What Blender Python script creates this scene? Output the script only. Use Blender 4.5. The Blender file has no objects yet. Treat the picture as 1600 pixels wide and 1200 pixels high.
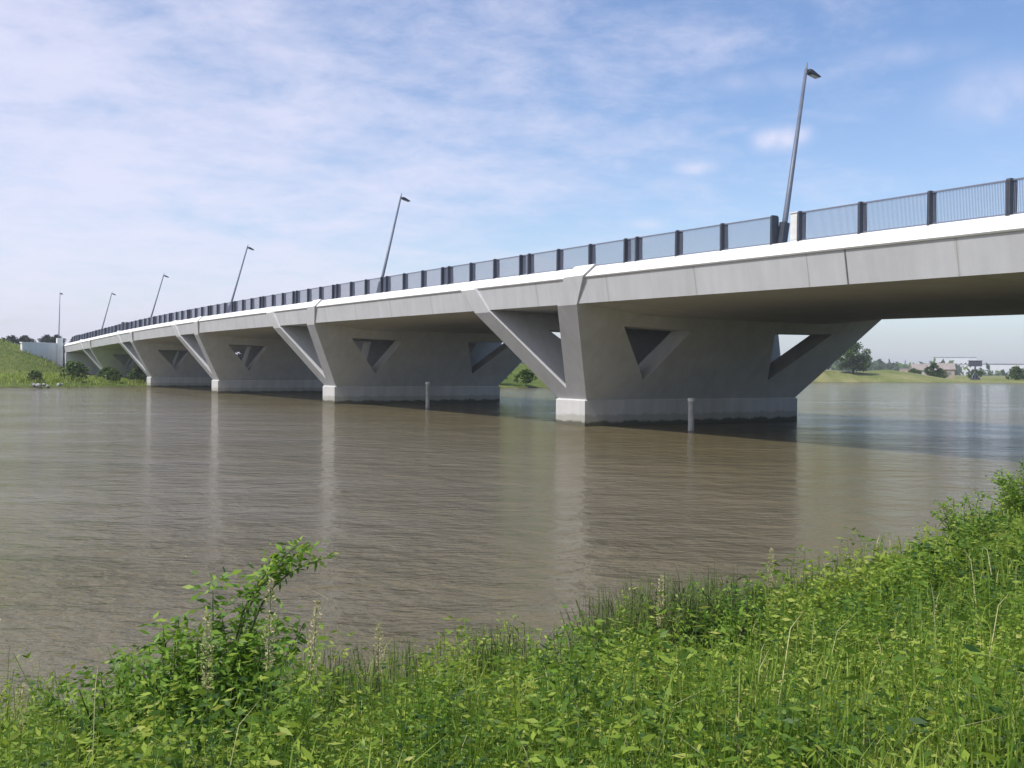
import bpy, bmesh, math, random
import numpy as np
from mathutils import Vector, Matrix

S = bpy.context.scene
C = S.collection
R = math.radians

# ------------------------------------------------------------------ camera
cd = bpy.data.cameras.new('camera')
cam = bpy.data.objects.new('camera', cd); C.objects.link(cam)
cd.sensor_width = 36.0
cd.lens = 36.0 * 1550 / 1600
cd.clip_start = 0.1; cd.clip_end = 30000
EYE = 3.265
cam.matrix_world = (Matrix.Translation((0, 0, EYE)) @ Matrix.Rotation(R(90) - math.atan(22.2 / 1550), 4, 'X')
                    @ Matrix.Rotation(0.0089, 4, 'Z'))
S.camera = cam

# ------------------------------------------------------------------ world
SUN_EL, SUN_AZ = 54.0, -125.0          # azimuth measured clockwise from +Y (left-behind the camera)
w = bpy.data.worlds.new('World'); S.world = w; w.use_nodes = True
nt = w.node_tree; nt.nodes.clear()
def N(t, **k):
    n = nt.nodes.new(t)
    for a, b in k.items(): setattr(n, a, b)
    return n
L = nt.links.new
out = N('ShaderNodeOutputWorld'); bg = N('ShaderNodeBackground'); sky = N('ShaderNodeTexSky')
sky.sky_type = 'NISHITA'; sky.sun_disc = False
sky.sun_elevation = R(SUN_EL); sky.sun_rotation = R(SUN_AZ)
sky.air_density = 1.0; sky.dust_density = 1.2; sky.ozone_density = 1.6; sky.altitude = 0
bg.inputs[1].default_value = 0.126
tc = N('ShaderNodeTexCoord')
sep = N('ShaderNodeSeparateXYZ'); L(tc.outputs['Generated'], sep.inputs[0])
def M(op, a, b=None, c=None, clamp=False):
    n = N('ShaderNodeMath', operation=op); n.use_clamp = clamp
    for i, v in enumerate((a, b, c)):
        if v is None: continue
        if isinstance(v, (int, float)): n.inputs[i].default_value = v
        else: L(v, n.inputs[i])
    return n.outputs[0]
zc = M('MAXIMUM', sep.outputs[2], 0.0)
zd = M('ADD', zc, 0.16)
px = M('DIVIDE', sep.outputs[0], zd); py = M('DIVIDE', sep.outputs[1], zd)
cmb = N('ShaderNodeCombineXYZ'); L(px, cmb.inputs[0]); L(py, cmb.inputs[1])
mp = N('ShaderNodeMapping'); mp.inputs['Rotation'].default_value = (0, 0, R(-32)); mp.inputs['Scale'].default_value = (0.95, 1.05, 1)
mp.inputs['Location'].default_value = (3.1, 0.4, 0)
L(cmb.outputs[0], mp.inputs[0])
n1 = N('ShaderNodeTexNoise'); n1.inputs['Scale'].default_value = 3.9; n1.inputs['Detail'].default_value = 12; n1.inputs['Roughness'].default_value = 0.67; n1.inputs['Distortion'].default_value = 0.15
n2 = N('ShaderNodeTexNoise'); n2.inputs['Scale'].default_value = 0.75; n2.inputs['Detail'].default_value = 3
L(mp.outputs[0], n1.inputs[0]); L(mp.outputs[0], n2.inputs[0])
# more cloud towards the left of the view, clearer to the right
lr = M('MULTIPLY_ADD', sep.outputs[0], -0.52, 0.02)
cov = M('ADD', M('ADD', M('MULTIPLY', n1.outputs[0], 0.75), M('MULTIPLY', n2.outputs[0], 0.55)), lr)
mr = N('ShaderNodeMapRange'); mr.interpolation_type = 'SMOOTHSTEP'
mr.inputs[1].default_value = 0.46; mr.inputs[2].default_value = 0.98; mr.inputs[3].default_value = 0; mr.inputs[4].default_value = 0.74
L(cov, mr.inputs[0])
mask = mr.outputs[0]
# a few small cumulus puffs low over the bridge
def pixdir(x, y):
    v = Vector(((x - 800) / 1550, (600 - y) / 1550, -1)); v = cam.matrix_world.to_3x3() @ v
    return v.normalized()
n3 = N('ShaderNodeTexNoise'); n3.inputs['Scale'].default_value = 38; n3.inputs['Detail'].default_value = 5
L(tc.outputs['Generated'], n3.inputs[0])
for (x, y, rx, ry, st) in [(1215, 218, 30, 17, .85), (1252, 212, 18, 14, .5), (1088, 262, 30, 12, .55), (968, 258, 18, 12, .4), (392, 365, 26, 12, .4),
                           (1010, 350, 32, 9, .45), (915, 243, 14, 8, .25), (790, 18, 60, 28, .4), (230, 325, 110, 26, .3), (1560, 150, 70, 40, .35), (20, 400, 60, 24, .3),
                           (1200, 125, 110, 16, .22), (1400, 85, 90, 16, .2)]:
    d = pixdir(x, y)
    right = d.cross(Vector((0, 0, 1))).normalized(); up = right.cross(d)
    def dot(v):
        n = N('ShaderNodeVectorMath', operation='DOT_PRODUCT'); L(tc.outputs['Generated'], n.inputs[0]); n.inputs[1].default_value = v
        return n.outputs['Value']
    a = M('MULTIPLY', dot(right), 1550 / rx); b = M('MULTIPLY', dot(up), 1550 / ry)
    r2 = M('ADD', M('MULTIPLY', a, a), M('MULTIPLY', b, b))
    fr = M('GREATER_THAN', dot(d), 0.0)
    g = M('MULTIPLY', M('POWER', 2.718, M('MULTIPLY', r2, -1.0)), fr)
    g = M('MULTIPLY', g, M('MULTIPLY_ADD', n3.outputs[0], 2.4, -0.25))
    g = M('MULTIPLY', g, st, clamp=True)
    mask = M('MAXIMUM', mask, g)
# horizon haze: a pale veil in the lowest degrees of the sky
hz = M('MULTIPLY', M('POWER', M('SUBTRACT', 1.0, M('MINIMUM', M('MULTIPLY', zc, 3.4), 1.0)), 2.0), 0.40)
mx1 = N('ShaderNodeMix', data_type='RGBA'); L(hz, mx1.inputs[0]); hsv = N('ShaderNodeHueSaturation'); hsv.inputs['Saturation'].default_value = 1.15; hsv.inputs['Hue'].default_value = 0.508; L(sky.outputs[0], hsv.inputs['Color']); L(hsv.outputs[0], mx1.inputs[6]); mx1.inputs[7].default_value = (4.5, 5.0, 6.9, 1)
mx2 = N('ShaderNodeMix', data_type='RGBA'); L(mask, mx2.inputs[0]); L(mx1.outputs[2], mx2.inputs[6]); mx2.inputs[7].default_value = (5.15, 5.05, 6.0, 1)
L(mx2.outputs[2], bg.inputs[0]); L(bg.outputs[0], out.inputs[0])

# ------------------------------------------------------------------ sun, exposure
sd = bpy.data.lights.new('sun', 'SUN'); sd.energy = 3.0; sd.angle = R(0.6); sd.color = (1, 0.97, 0.93)
so = bpy.data.objects.new('sun', sd); C.objects.link(so)
az = R(SUN_AZ)
sv = Vector((math.sin(az) * math.cos(R(SUN_EL)), math.cos(az) * math.cos(R(SUN_EL)), math.sin(R(SUN_EL))))
so.rotation_euler = sv.to_track_quat('Z', 'Y').to_euler()
S.view_settings.view_transform = 'Standard'; S.view_settings.look = 'None'
S.view_settings.exposure = 0.48; S.view_settings.gamma = 1.0
S.cycles.max_bounces = 6; S.cycles.transparent_max_bounces = 8

# ------------------------------------------------------------------ helpers
def mat(name, col, rough=0.8, col2=None, scale=3.0, detail=6, spec=0.3, metal=0, bump=0.0, bscale=None, stretch=None, ramp=(0.35, 0.65)):
    m = bpy.data.materials.new(name); m.use_nodes = True
    t = m.node_tree; b = t.nodes['Principled BSDF']
    b.inputs['Base Color'].default_value = (*col, 1); b.inputs['Roughness'].default_value = rough
    b.inputs['Specular IOR Level'].default_value = spec; b.inputs['Metallic'].default_value = metal
    co = t.nodes.new('ShaderNodeTexCoord'); mpn = t.nodes.new('ShaderNodeMapping'); t.links.new(co.outputs['Object'], mpn.inputs[0])
    if stretch: mpn.inputs['Scale'].default_value = stretch
    n = t.nodes.new('ShaderNodeTexNoise'); n.inputs['Scale'].default_value = scale; n.inputs['Detail'].default_value = detail; n.inputs['Roughness'].default_value = 0.62
    t.links.new(mpn.outputs[0], n.inputs[0])
    if col2:
        r = t.nodes.new('ShaderNodeValToRGB'); e = r.color_ramp.elements
        e[0].position, e[1].position = ramp; e[0].color = (*col, 1); e[1].color = (*col2, 1)
        t.links.new(n.outputs[0], r.inputs[0]); t.links.new(r.outputs[0], b.inputs['Base Color'])
    if bump:
        n_ = t.nodes.new('ShaderNodeTexNoise'); n_.inputs['Scale'].default_value = bscale or scale * 6; n_.inputs['Detail'].default_value = 5
        t.links.new(co.outputs['Object'], n_.inputs[0])
        bp = t.nodes.new('ShaderNodeBump'); bp.inputs['Strength'].default_value = bump; bp.inputs['Distance'].default_value = 0.05
        t.links.new(n_.outputs[0], bp.inputs['Height']); t.links.new(bp.outputs[0], b.inputs['Normal'])
    return m

def concrete(name, base, dirt, streak=0.5, joints=0.0, wet=False):
    """pale cast concrete: blotches, faint runs down the face, fine pores"""
    m = bpy.data.materials.new(name); m.use_nodes = True
    t = m.node_tree; b = t.nodes['Principled BSDF']; ln = t.links.new
    b.inputs['Roughness'].default_value = 0.85; b.inputs['Specular IOR Level'].default_value = 0.25
    co = t.nodes.new('ShaderNodeTexCoord')
    def noise(sc, det, st):
        mp_ = t.nodes.new('ShaderNodeMapping'); mp_.inputs['Scale'].default_value = st; ln(co.outputs['Object'], mp_.inputs[0])
        n = t.nodes.new('ShaderNodeTexNoise'); n.inputs['Scale'].default_value = sc; n.inputs['Detail'].default_value = det; n.inputs['Roughness'].default_value = 0.6
        ln(mp_.outputs[0], n.inputs[0]); return n.outputs[0]
    a = noise(0.35, 8, (1, 1, 1)); s = noise(1.6, 5, (1, 1, 0.09)); p = noise(14, 4, (1, 1, 1))
    def mth(op, x, y):
        n = t.nodes.new('ShaderNodeMath'); n.operation = op
        for i, v in enumerate((x, y)):
            if isinstance(v, (int, float)): n.inputs[i].default_value = v
            else: ln(v, n.inputs[i])
        return n.outputs[0]
    f = mth('ADD', mth('ADD', mth('MULTIPLY', a, 0.5), mth('MULTIPLY', s, streak)), mth('MULTIPLY', p, 0.12))
    r = t.nodes.new('ShaderNodeMapRange'); r.inputs[1].default_value = 0.38; r.inputs[2].default_value = 0.75; ln(f, r.inputs[0])
    x = t.nodes.new('ShaderNodeMix'); x.data_type = 'RGBA'; ln(r.outputs[0], x.inputs[0])
    x.inputs[6].default_value = (*base, 1); x.inputs[7].default_value = (*dirt, 1); col = x.outputs[2]
    sp = t.nodes.new('ShaderNodeSeparateXYZ'); ln(co.outputs['Object'], sp.inputs[0])
    def mixin(fac, c):
        q = t.nodes.new('ShaderNodeMix'); q.data_type = 'RGBA'; ln(fac, q.inputs[0]); ln(col, q.inputs[6]); q.inputs[7].default_value = (*c, 1); return q.outputs[2]
    if joints:                                   # casting joints every few metres and the runs of dirt below them
        fr = mth('MODULO', mth('ADD', sp.outputs[1], 975.0 - joints * 0.24), joints); cl_ = mth('ABSOLUTE', mth('SUBTRACT', fr, joints / 2), 0)
        ln_ = mth('MULTIPLY', mth('LESS_THAN', cl_, 0.022), 0.55); col = mixin(ln_, (0.20, 0.195, 0.18))
        wide = mth('MULTIPLY', mth('LESS_THAN', mth('ADD', cl_, mth('MULTIPLY', s, 0.5)), 0.33), 0.28); col = mixin(wide, (0.33, 0.32, 0.29))
    if wet:
        g = mth('ADD', sp.outputs[2], mth('MULTIPLY', mth('SUBTRACT', noise(1.3, 6, (1, 1, 1)), 0.5), 0.55))
        for top_, c_, k_ in ((0.62, (0.27, 0.26, 0.20), 0.55), (0.24, (0.085, 0.085, 0.055), 0.9)):
            rr_ = t.nodes.new('ShaderNodeMapRange'); rr_.inputs[1].default_value = top_ - 0.05; rr_.inputs[2].default_value = top_ + 0.09; rr_.inputs[3].default_value = k_; rr_.inputs[4].default_value = 0; ln(g, rr_.inputs[0])
            col = mixin(rr_.outputs[0], c_)
    ln(col, b.inputs['Base Color'])
    bp = t.nodes.new('ShaderNodeBump'); bp.inputs['Strength'].default_value = 0.25; bp.inputs['Distance'].default_value = 0.02
    ln(p, bp.inputs['Height']); ln(bp.outputs[0], b.inputs['Normal'])
    return m

def leafmat(name, cols, rough=0.5, trans=0.35):
    """foliage: colour picked per leaf (face attribute 'var')"""
    m = bpy.data.materials.new(name); m.use_nodes = True
    t = m.node_tree; ln = t.links.new; b = t.nodes['Principled BSDF']; o = t.nodes['Material Output']
    at = t.nodes.new('ShaderNodeAttribute'); at.attribute_name = 'var'
    r = t.nodes.new('ShaderNodeValToRGB'); el = r.color_ramp.elements
    while len(el) < len(cols): el.new(0.5)
    for i, c in enumerate(cols): el[i].position = i / (len(cols) - 1); el[i].color = (*c, 1)
    ln(at.outputs['Fac'], r.inputs[0]); ln(r.outputs[0], b.inputs['Base Color'])
    b.inputs['Roughness'].default_value = rough; b.inputs['Specular IOR Level'].default_value = 0.25
    tr = t.nodes.new('ShaderNodeBsdfTranslucent')
    hs = t.nodes.new('ShaderNodeHueSaturation'); hs.inputs['Value'].default_value = 1.5; hs.inputs['Hue'].default_value = 0.485; ln(r.outputs[0], hs.inputs['Color']); ln(hs.outputs[0], tr.inputs[0])
    mx = t.nodes.new('ShaderNodeMixShader'); mx.inputs[0].default_value = trans
    ln(b.outputs[0], mx.inputs[1]); ln(tr.outputs[0], mx.inputs[2]); ln(mx.outputs[0], o.inputs[0])
    return m

def tag(o, label=None, cat=None, group=None, kind=None):
    if label: o['label'] = label
    if cat: o['category'] = cat
    if group: o['group'] = group
    if kind: o['kind'] = kind
    return o

def link(name, me, m, parent=None):
    o = bpy.data.objects.new(name, me); C.objects.link(o)
    if m is not None and not me.materials: me.materials.append(m)
    if parent is not None: o.parent = parent
    return o

def empty(name, loc=(0, 0, 0), rz=0.0):
    o = bpy.data.objects.new(name, None); C.objects.link(o); o.location = loc; o.rotation_euler = (0, 0, rz); o.empty_display_size = 0.3
    return o

def pymesh(name, verts, faces, smooth=False):
    me = bpy.data.meshes.new(name); me.from_pydata([tuple(v) for v in verts], [], faces); me.update()
    if smooth:
        for p in me.polygons: p.use_smooth = True
    return me

class MB:
    def __init__(s): s.v = []; s.f = []
    def box(s, x0, x1, y0, y1, z0, z1):
        b = len(s.v)
        s.v += [(x0, y0, z0), (x1, y0, z0), (x1, y1, z0), (x0, y1, z0), (x0, y0, z1), (x1, y0, z1), (x1, y1, z1), (x0, y1, z1)]
        s.f += [tuple(b + i for i in q) for q in ((0, 3, 2, 1), (4, 5, 6, 7), (0, 1, 5, 4), (1, 2, 6, 5), (2, 3, 7, 6), (3, 0, 4, 7))]
        return s
    def prism(s, poly, y0, y1):                  # poly in (x, z), extruded along y
        b = len(s.v); n = len(poly)
        s.v += [(x, y0, z) for x, z in poly] + [(x, y1, z) for x, z in poly]
        s.f += [tuple(b + i for i in range(n)), tuple(b + n + i for i in reversed(range(n)))]
        s.f += [(b + (i + 1) % n, b + i, b + n + i, b + n + (i + 1) % n) for i in range(n)]
        return s
    def tube(s, pts, rads, seg=8, cap=True):
        pts = [Vector(p) for p in pts]; rings = []
        for i, p in enumerate(pts):
            d = (pts[min(i + 1, len(pts) - 1)] - pts[max(i - 1, 0)]).normalized()
            a = d.orthogonal().normalized() if i == 0 else (rings_a - d * rings_a.dot(d)).normalized()
            rings_a = a; b_ = d.cross(a); b = len(s.v)
            for k in range(seg):
                th = 2 * math.pi * k / seg
                s.v.append(tuple(p + (a * math.cos(th) + b_ * math.sin(th)) * rads[i]))
            rings.append(b)
        for i in range(len(pts) - 1):
            for k in range(seg):
                s.f.append((rings[i] + k, rings[i] + (k + 1) % seg, rings[i + 1] + (k + 1) % seg, rings[i + 1] + k))
        if cap:
            s.f.append(tuple(rings[0] + k for k in reversed(range(seg)))); s.f.append(tuple(rings[-1] + k for k in range(seg)))
        return s
    def build(s, name, m, parent=None, smooth=False, bevel=0):
        me = pymesh(name, s.v, s.f, smooth)
        bm = bmesh.new(); bm.from_mesh(me); bmesh.ops.recalc_face_normals(bm, faces=bm.faces)
        if bevel: bmesh.ops.bevel(bm, geom=bm.edges[:], offset=bevel, segments=1, affect='EDGES')
        bm.to_mesh(me); bm.free()
        return link(name, me, m, parent)

def quads_mesh(name, P, var, m, parent=None, tris=False):
    """P: (n,k,3) array of faces, var: (n,) per-face value"""
    n, k = P.shape[:2]
    me = bpy.data.meshes.new(name)
    me.vertices.add(n * k); me.vertices.foreach_set('co', P.reshape(-1).astype(np.float32))
    me.loops.add(n * k); me.loops.foreach_set('vertex_index', np.arange(n * k, dtype=np.int32))
    me.polygons.add(n); me.polygons.foreach_set('loop_start', np.arange(0, n * k, k, dtype=np.int32))
    me.update(calc_edges=True)
    a = me.attributes.new('var', 'FLOAT', 'FACE'); a.data.foreach_set('value', np.clip(var, 0, 1).astype(np.float32))
    return link(name, me, m, parent)

def unit(a): return a / np.maximum(np.linalg.norm(a, axis=-1, keepdims=True), 1e-9)

def leaves(pos, size, rng, up=0.4, aspect=0.36, droop=0.2, dirs=None):
    """leaf-shaped quads: tip, two sides, base"""
    n = len(pos)
    d = rng.normal(size=(n, 3)) if dirs is None else dirs + rng.normal(size=(n, 3)) * 0.45
    d[:, 2] = d[:, 2] * 0.7 - droop; d = unit(d)
    nn = rng.normal(size=(n, 3)); nn[:, 2] = np.abs(nn[:, 2]) + up; nn = unit(nn)
    sd_ = unit(np.cross(d, nn)); sz = np.asarray(size).reshape(-1, 1) * np.ones((n, 1))
    P = np.stack([pos, pos + d * sz * 0.45 + sd_ * sz * aspect * 0.5, pos + d * sz, pos + d * sz * 0.45 - sd_ * sz * aspect * 0.5], 1)
    return P

# ------------------------------------------------------------------ bridge frame
AZ = 0.5539
B0 = Vector((2.8366 + 1.3 * math.sin(AZ), 60.1592 - 1.3 * math.cos(AZ)))
U = Vector((-math.sin(AZ), math.cos(AZ))); NV = Vector((math.cos(AZ), math.sin(AZ)))
# local frame of the bridge: x = across (v, away from the camera), y = along (t, towards the left shore)
BROT = AZ
def bw(t, v, z=0.0):
    p = B0 + U * t + NV * v
    return Vector((p.x, p.y, z))
VC = 8.78
_zp = np.polyfit([-70, -50, -30, -20, -10, 1, 10, 28, 50, 66, 88, 113, 140, 166, 186], [-.55, -.25, -.02, .03, .12, .24, .33, .53, .73, .76, .70, .54, .26, -.15, -.50], 5)
def zoff(t): return float(np.polyval(_zp, t))      # gentle crown of the deck

# ------------------------------------------------------------------ terrain
RIVER = [(-900, -330), (-300, -85), (-60, -17), (-20, -0.5), (-8, 5.9), (-4.2, 8.4), (-1.3, 9.6), (1.3, 11.0), (4.3, 13.6), (10.6, 21.2), (20, 33), (34, 50), (70, 90), (150, 170), (400, 330), (900, 600),
         (1000, 760), (400, 440), (200, 352), (160, 343), (120, 338), (95, 315), (60, 240), (30, 192), (0, 174), (-30, 172), (-54, 172), (-60, 154), (-64.5, 145), (-72, 140), (-100, 127), (-200, 84), (-450, -10), (-1100, -220)]
CREST = [(-900, -40), (-450, 100), (-300, 150), (-180, 181), (-109, 206), (-118, 232), (-150, 330), (-190, 420)]
CREST2 = [(-45, 214), (0, 213), (38, 230), (78, 282), (106, 362), (138, 368)]
def seg_dist(X, Y, pts, closed):
    P = np.array(pts, float); Q = np.roll(P, -1, 0)
    if not closed: P, Q = P[:-1], Q[:-1]
    best = np.full(X.shape, 1e18)
    for (a, b), (c, d) in zip(P, Q):
        ex, ey = c - a, d - b; t = np.clip(((X - a) * ex + (Y - b) * ey) / (ex * ex + ey * ey), 0, 1)
        best = np.minimum(best, (X - a - t * ex) ** 2 + (Y - b - t * ey) ** 2)
    return np.sqrt(best)
def inside(X, Y, pts):
    r = np.zeros(X.shape, bool); n = len(pts)
    for i in range(n):
        (a, b), (c, d) = pts[i], pts[(i + 1) % n]
        if b == d: continue
        r ^= ((b > Y) != (d > Y)) & (X < (c - a) * (Y - b) / (d - b) + a)
    return r
def vnoise(X, Y, s, seed=0):
    """cheap smooth noise"""
    return (np.sin(X * s * 1.3 + seed) * np.cos(Y * s * 1.1 + seed * 1.7) + np.sin((X + Y) * s * 2.3 + seed * 3) * 0.5 + np.cos((X * 0.6 - Y) * s * 4.1 + seed * 5) * 0.3) / 1.8
def sdist(X, Y):
    d = seg_dist(X, Y, RIVER, True)
    return np.where(inside(X, Y, RIVER), -d, d)
def height(X, Y):
    d = sdist(X, Y)
    jag = vnoise(X, Y, 0.9, 2) * 0.35 + vnoise(X, Y, 0.13, 4) * 0.5 * np.clip(np.hypot(X, Y) / 80, 0, 4)
    d = d + jag * np.clip(np.hypot(X, Y) / 12, 0.3, 2)
    near = (Y < 60 + 0.2 * np.abs(X)) & (X > -700) & (X + 60 > 0) & (Y - 0.95 * X < 14)
    zn = np.where(d < 0, np.maximum(d * 0.45, -3.5), np.minimum(d * 0.215, 1.55 + d * 0.012))
    zf = np.where(d < 0, np.maximum(d * 0.30, -3.5), 0.25 + 1.1 * (1 - np.exp(-d / 9.0)) + 0.4 * np.clip((d - 60) / 200, 0, 1))
    z = np.where(near, zn, zf)
    # dike on the left shore and the road embankment
    dc = seg_dist(X, Y, CREST, False)
    top = 8.25 - 6.5 * np.clip((X + 95) / 120, 0, 1)
    dk = top - np.maximum(dc - 3.0, 0) * 0.47
    z = np.maximum(z, np.where(d > 6, np.minimum(dk, top), -9))
    dc2 = seg_dist(X, Y, CREST2, False)
    z = np.maximum(z, np.where(d > 3, 4.5 - np.maximum(dc2 - 4.0, 0) * 0.17, -9))
    t = (X - B0.x) * U.x + (Y - B0.y) * U.y; v = (X - B0.x) * NV.x + (Y - B0.y) * NV.y
    ov = np.maximum(np.maximum(-5 - v, v - 23.0), 0); ot = np.maximum(189 - t, 0)
    z = np.maximum(z, np.where((d > 2) & (t > 100), 7.75 - ov * 0.45 - ot * 1.3, -9))
    # right-hand (near shore) approach embankment, off to the right of the photograph
    ot2 = np.maximum(t + 66, 0)
    z = np.maximum(z, np.where((d > 1) & (t < -40), 7.75 - ov * 0.5 - ot2 * 0.55, -9))
    r_ = np.hypot(X, Y)
    return z + vnoise(X, Y, 1.7, 1) * 0.03 * np.clip(d, 0, 1) + vnoise(X, Y, 0.21, 8) * 0.10 * np.clip(d / 8, 0, 1) * np.clip(r_ / 60, 0, 1)
radii = np.concatenate([np.geomspace(0.3, 90, 120), np.arange(92, 372, 2.6), np.geomspace(376, 9000, 60)])
na = 560
th = np.linspace(0, 2 * math.pi, na, endpoint=False)
RR, TT = np.meshgrid(radii, th, indexing='ij')
GX, GY = RR * np.sin(TT), RR * np.cos(TT)
GZ = height(GX, GY)
V = np.stack([GX, GY, GZ], -1).reshape(-1, 3)
V = np.vstack([V, [[0, 0, float(height(np.array([0.0]), np.array([0.0]))[0])]]])
nr = len(radii)
ii, jj = np.meshgrid(np.arange(nr - 1), np.arange(na), indexing='ij'); j2 = (jj + 1) % na
Q = np.stack([ii * na + jj, ii * na + j2, (ii + 1) * na + j2, (ii + 1) * na + jj], -1).reshape(-1, 4)[:, ::-1]
gme = bpy.data.meshes.new('ground')
gme.from_pydata(V.tolist(), [], Q.tolist() + [(j, (j + 1) % na, nr * na) for j in range(na)])
for p in gme.polygons: p.use_smooth = True

def ground_material():
    m = bpy.data.materials.new('ground'); m.use_nodes = True; t = m.node_tree; ln = t.links.new; b = t.nodes['Principled BSDF']
    b.inputs['Roughness'].default_value = 0.95; b.inputs['Specular IOR Level'].default_value = 0.1
    g = t.nodes.new('ShaderNodeNewGeometry'); sp = t.nodes.new('ShaderNodeSeparateXYZ'); ln(g.outputs['Position'], sp.inputs[0])
    def noise(sc, det, rough=0.6, st=None):
        n = t.nodes.new('ShaderNodeTexNoise'); n.inputs['Scale'].default_value = sc; n.inputs['Detail'].default_value = det; n.inputs['Roughness'].default_value = rough
        ln(g.outputs['Position'], n.inputs[0]); return n
    a = noise(0.045, 10, 0.78); f = noise(0.7, 8, 0.8); ff = noise(9, 5)
    r = t.nodes.new('ShaderNodeValToRGB'); e = r.color_ramp.elements
    e[0].position = 0.33; e[0].color = (0.040, 0.075, 0.015, 1); e[1].position = 0.68; e[1].color = (0.22, 0.23, 0.075, 1)
    e.new(0.5).color = (0.092, 0.130, 0.027, 1)
    ad = t.nodes.new('ShaderNodeMath'); ad.operation = 'MULTIPLY_ADD'; ad.inputs[1].default_value = 0.45; ln(f.outputs[0], ad.inputs[0])
    ad2 = t.nodes.new('ShaderNodeMath'); ad2.operation = 'MULTIPLY'; ad2.inputs[1].default_value = 0.58; ln(a.outputs[0], ad2.inputs[0]); ln(ad2.outputs[0], ad.inputs[2])
    ln(ad.outputs[0], r.inputs[0])
    # muddy, stony margin at the water's edge
    mr_ = t.nodes.new('ShaderNodeMapRange'); mr_.inputs[1].default_value = 0.12; mr_.inputs[2].default_value = 0.42
    ad3 = t.nodes.new('ShaderNodeMath'); ad3.operation = 'MULTIPLY_ADD'; ad3.inputs[1].default_value = 0.35; ln(f.outputs[0], ad3.inputs[0]); ln(sp.outputs[2], ad3.inputs[2])
    ln(ad3.outputs[0], mr_.inputs[0])
    mud = t.nodes.new('ShaderNodeValToRGB'); me_ = mud.color_ramp.elements; me_[0].color = (0.06, 0.048, 0.03, 1); me_[1].color = (0.20, 0.18, 0.13, 1); me_[0].position = .35; me_[1].position = .7; ln(f.outputs[0], mud.inputs[0])
    dm = t.nodes.new('ShaderNodeMapRange'); dm.inputs[1].default_value = 60; dm.inputs[2].default_value = 110; dm.inputs[4].default_value = 0.75; ln(sp.outputs[0], dm.inputs[0])
    dry = t.nodes.new('ShaderNodeMix'); dry.data_type = 'RGBA'; ln(dm.outputs[0], dry.inputs[0]); ln(r.outputs[0], dry.inputs[6])
    dr = t.nodes.new('ShaderNodeValToRGB'); dre = dr.color_ramp.elements; dre[0].position = .4; dre[0].color = (0.16, 0.19, 0.05, 1); dre[1].position = .62; dre[1].color = (0.34, 0.31, 0.15, 1); ln(a.outputs[0], dr.inputs[0]); ln(dr.outputs[0], dry.inputs[7])
    x = t.nodes.new('ShaderNodeMix'); x.data_type = 'RGBA'; ln(mr_.outputs[0], x.inputs[0]); ln(mud.outputs[0], x.inputs[6]); ln(dry.outputs[2], x.inputs[7]); ln(x.outputs[2], b.inputs['Base Color'])
    bp = t.nodes.new('ShaderNodeBump'); bp.inputs['Strength'].default_value = 0.9; bp.inputs['Distance'].default_value = 0.35; ln(f.outputs[0], bp.inputs['Height']); ln(bp.outputs[0], b.inputs['Normal'])
    return m
tag(link('ground', gme, ground_material()), kind='structure')

# ------------------------------------------------------------------ water
def water_material():
    m = bpy.data.materials.new('river_water'); m.use_nodes = True; t = m.node_tree; ln = t.links.new; b = t.nodes['Principled BSDF']
    b.inputs['Roughness'].default_value = 0.07; b.inputs['IOR'].default_value = 1.333; b.inputs['Specular IOR Level'].default_value = 0.5
    g = t.nodes.new('ShaderNodeNewGeometry')
    def noise(sc, det, rough=0.55, st=(1, 1, 1), rot=0):
        mp_ = t.nodes.new('ShaderNodeMapping'); mp_.inputs['Scale'].default_value = st; mp_.inputs['Rotation'].default_value = (0, 0, R(rot)); ln(g.outputs['Position'], mp_.inputs[0])
        n = t.nodes.new('ShaderNodeTexNoise'); n.inputs['Scale'].default_value = sc; n.inputs['Detail'].default_value = det; n.inputs['Roughness'].default_value = rough
        ln(mp_.outputs[0], n.inputs[0]); return n.outputs[0]
    # silt clouds in the water
    a = noise(0.05, 5)
    r = t.nodes.new('ShaderNodeValToRGB'); e = r.color_ramp.elements; e[0].position = 0.3; e[0].color = (0.118, 0.098, 0.046, 1); e[1].position = 0.75; e[1].color = (0.165, 0.136, 0.078, 1)
    ln(a, r.inputs[0]); ln(r.outputs[0], b.inputs['Base Color'])
    w1 = noise(0.9, 3, 0.5, (1, 1.5, 1), 15); w2 = noise(3.2, 4, 0.6, (1, 1.7, 1), -10); w3 = noise(0.16, 3)
    def mth(op, x, y):
        n = t.nodes.new('ShaderNodeMath'); n.operation = op
        for i, v in enumerate((x, y)):
            if isinstance(v, (int, float)): n.inputs[i].default_value = v
            else: ln(v, n.inputs[i])
        return n.outputs[0]
    # gusts: ripples stronger in patches
    w4 = noise(0.035, 4, 0.6, (1, 2.2, 1), 25); gust = mth('MAXIMUM', mth('ADD', mth('ADD', mth('MULTIPLY', w3, 1.5), mth('MULTIPLY', w4, 2.4)), -1.05), 0.22)
    w5 = noise(0.28, 4, 0.6, (1, 1.8, 1), 5)
    hgt = mth('MULTIPLY', mth('ADD', mth('ADD', mth('MULTIPLY', w1, 0.25), mth('MULTIPLY', w2, 0.11)), mth('MULTIPLY', w5, 0.22)), gust)
    bp = t.nodes.new('ShaderNodeBump'); bp.inputs['Strength'].default_value = 1.0; bp.inputs['Distance'].default_value = 1.0
    ln(hgt, bp.inputs['Height']); ln(bp.outputs[0], b.inputs['Normal'])
    return m
wme = pymesh('water', [(-4000, -3000, 0), (4000, -3000, 0), (4000, 5000, 0), (-4000, 5000, 0)], [(0, 1, 2, 3)])
tag(link('water', wme, water_material()), kind='structure')

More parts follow.
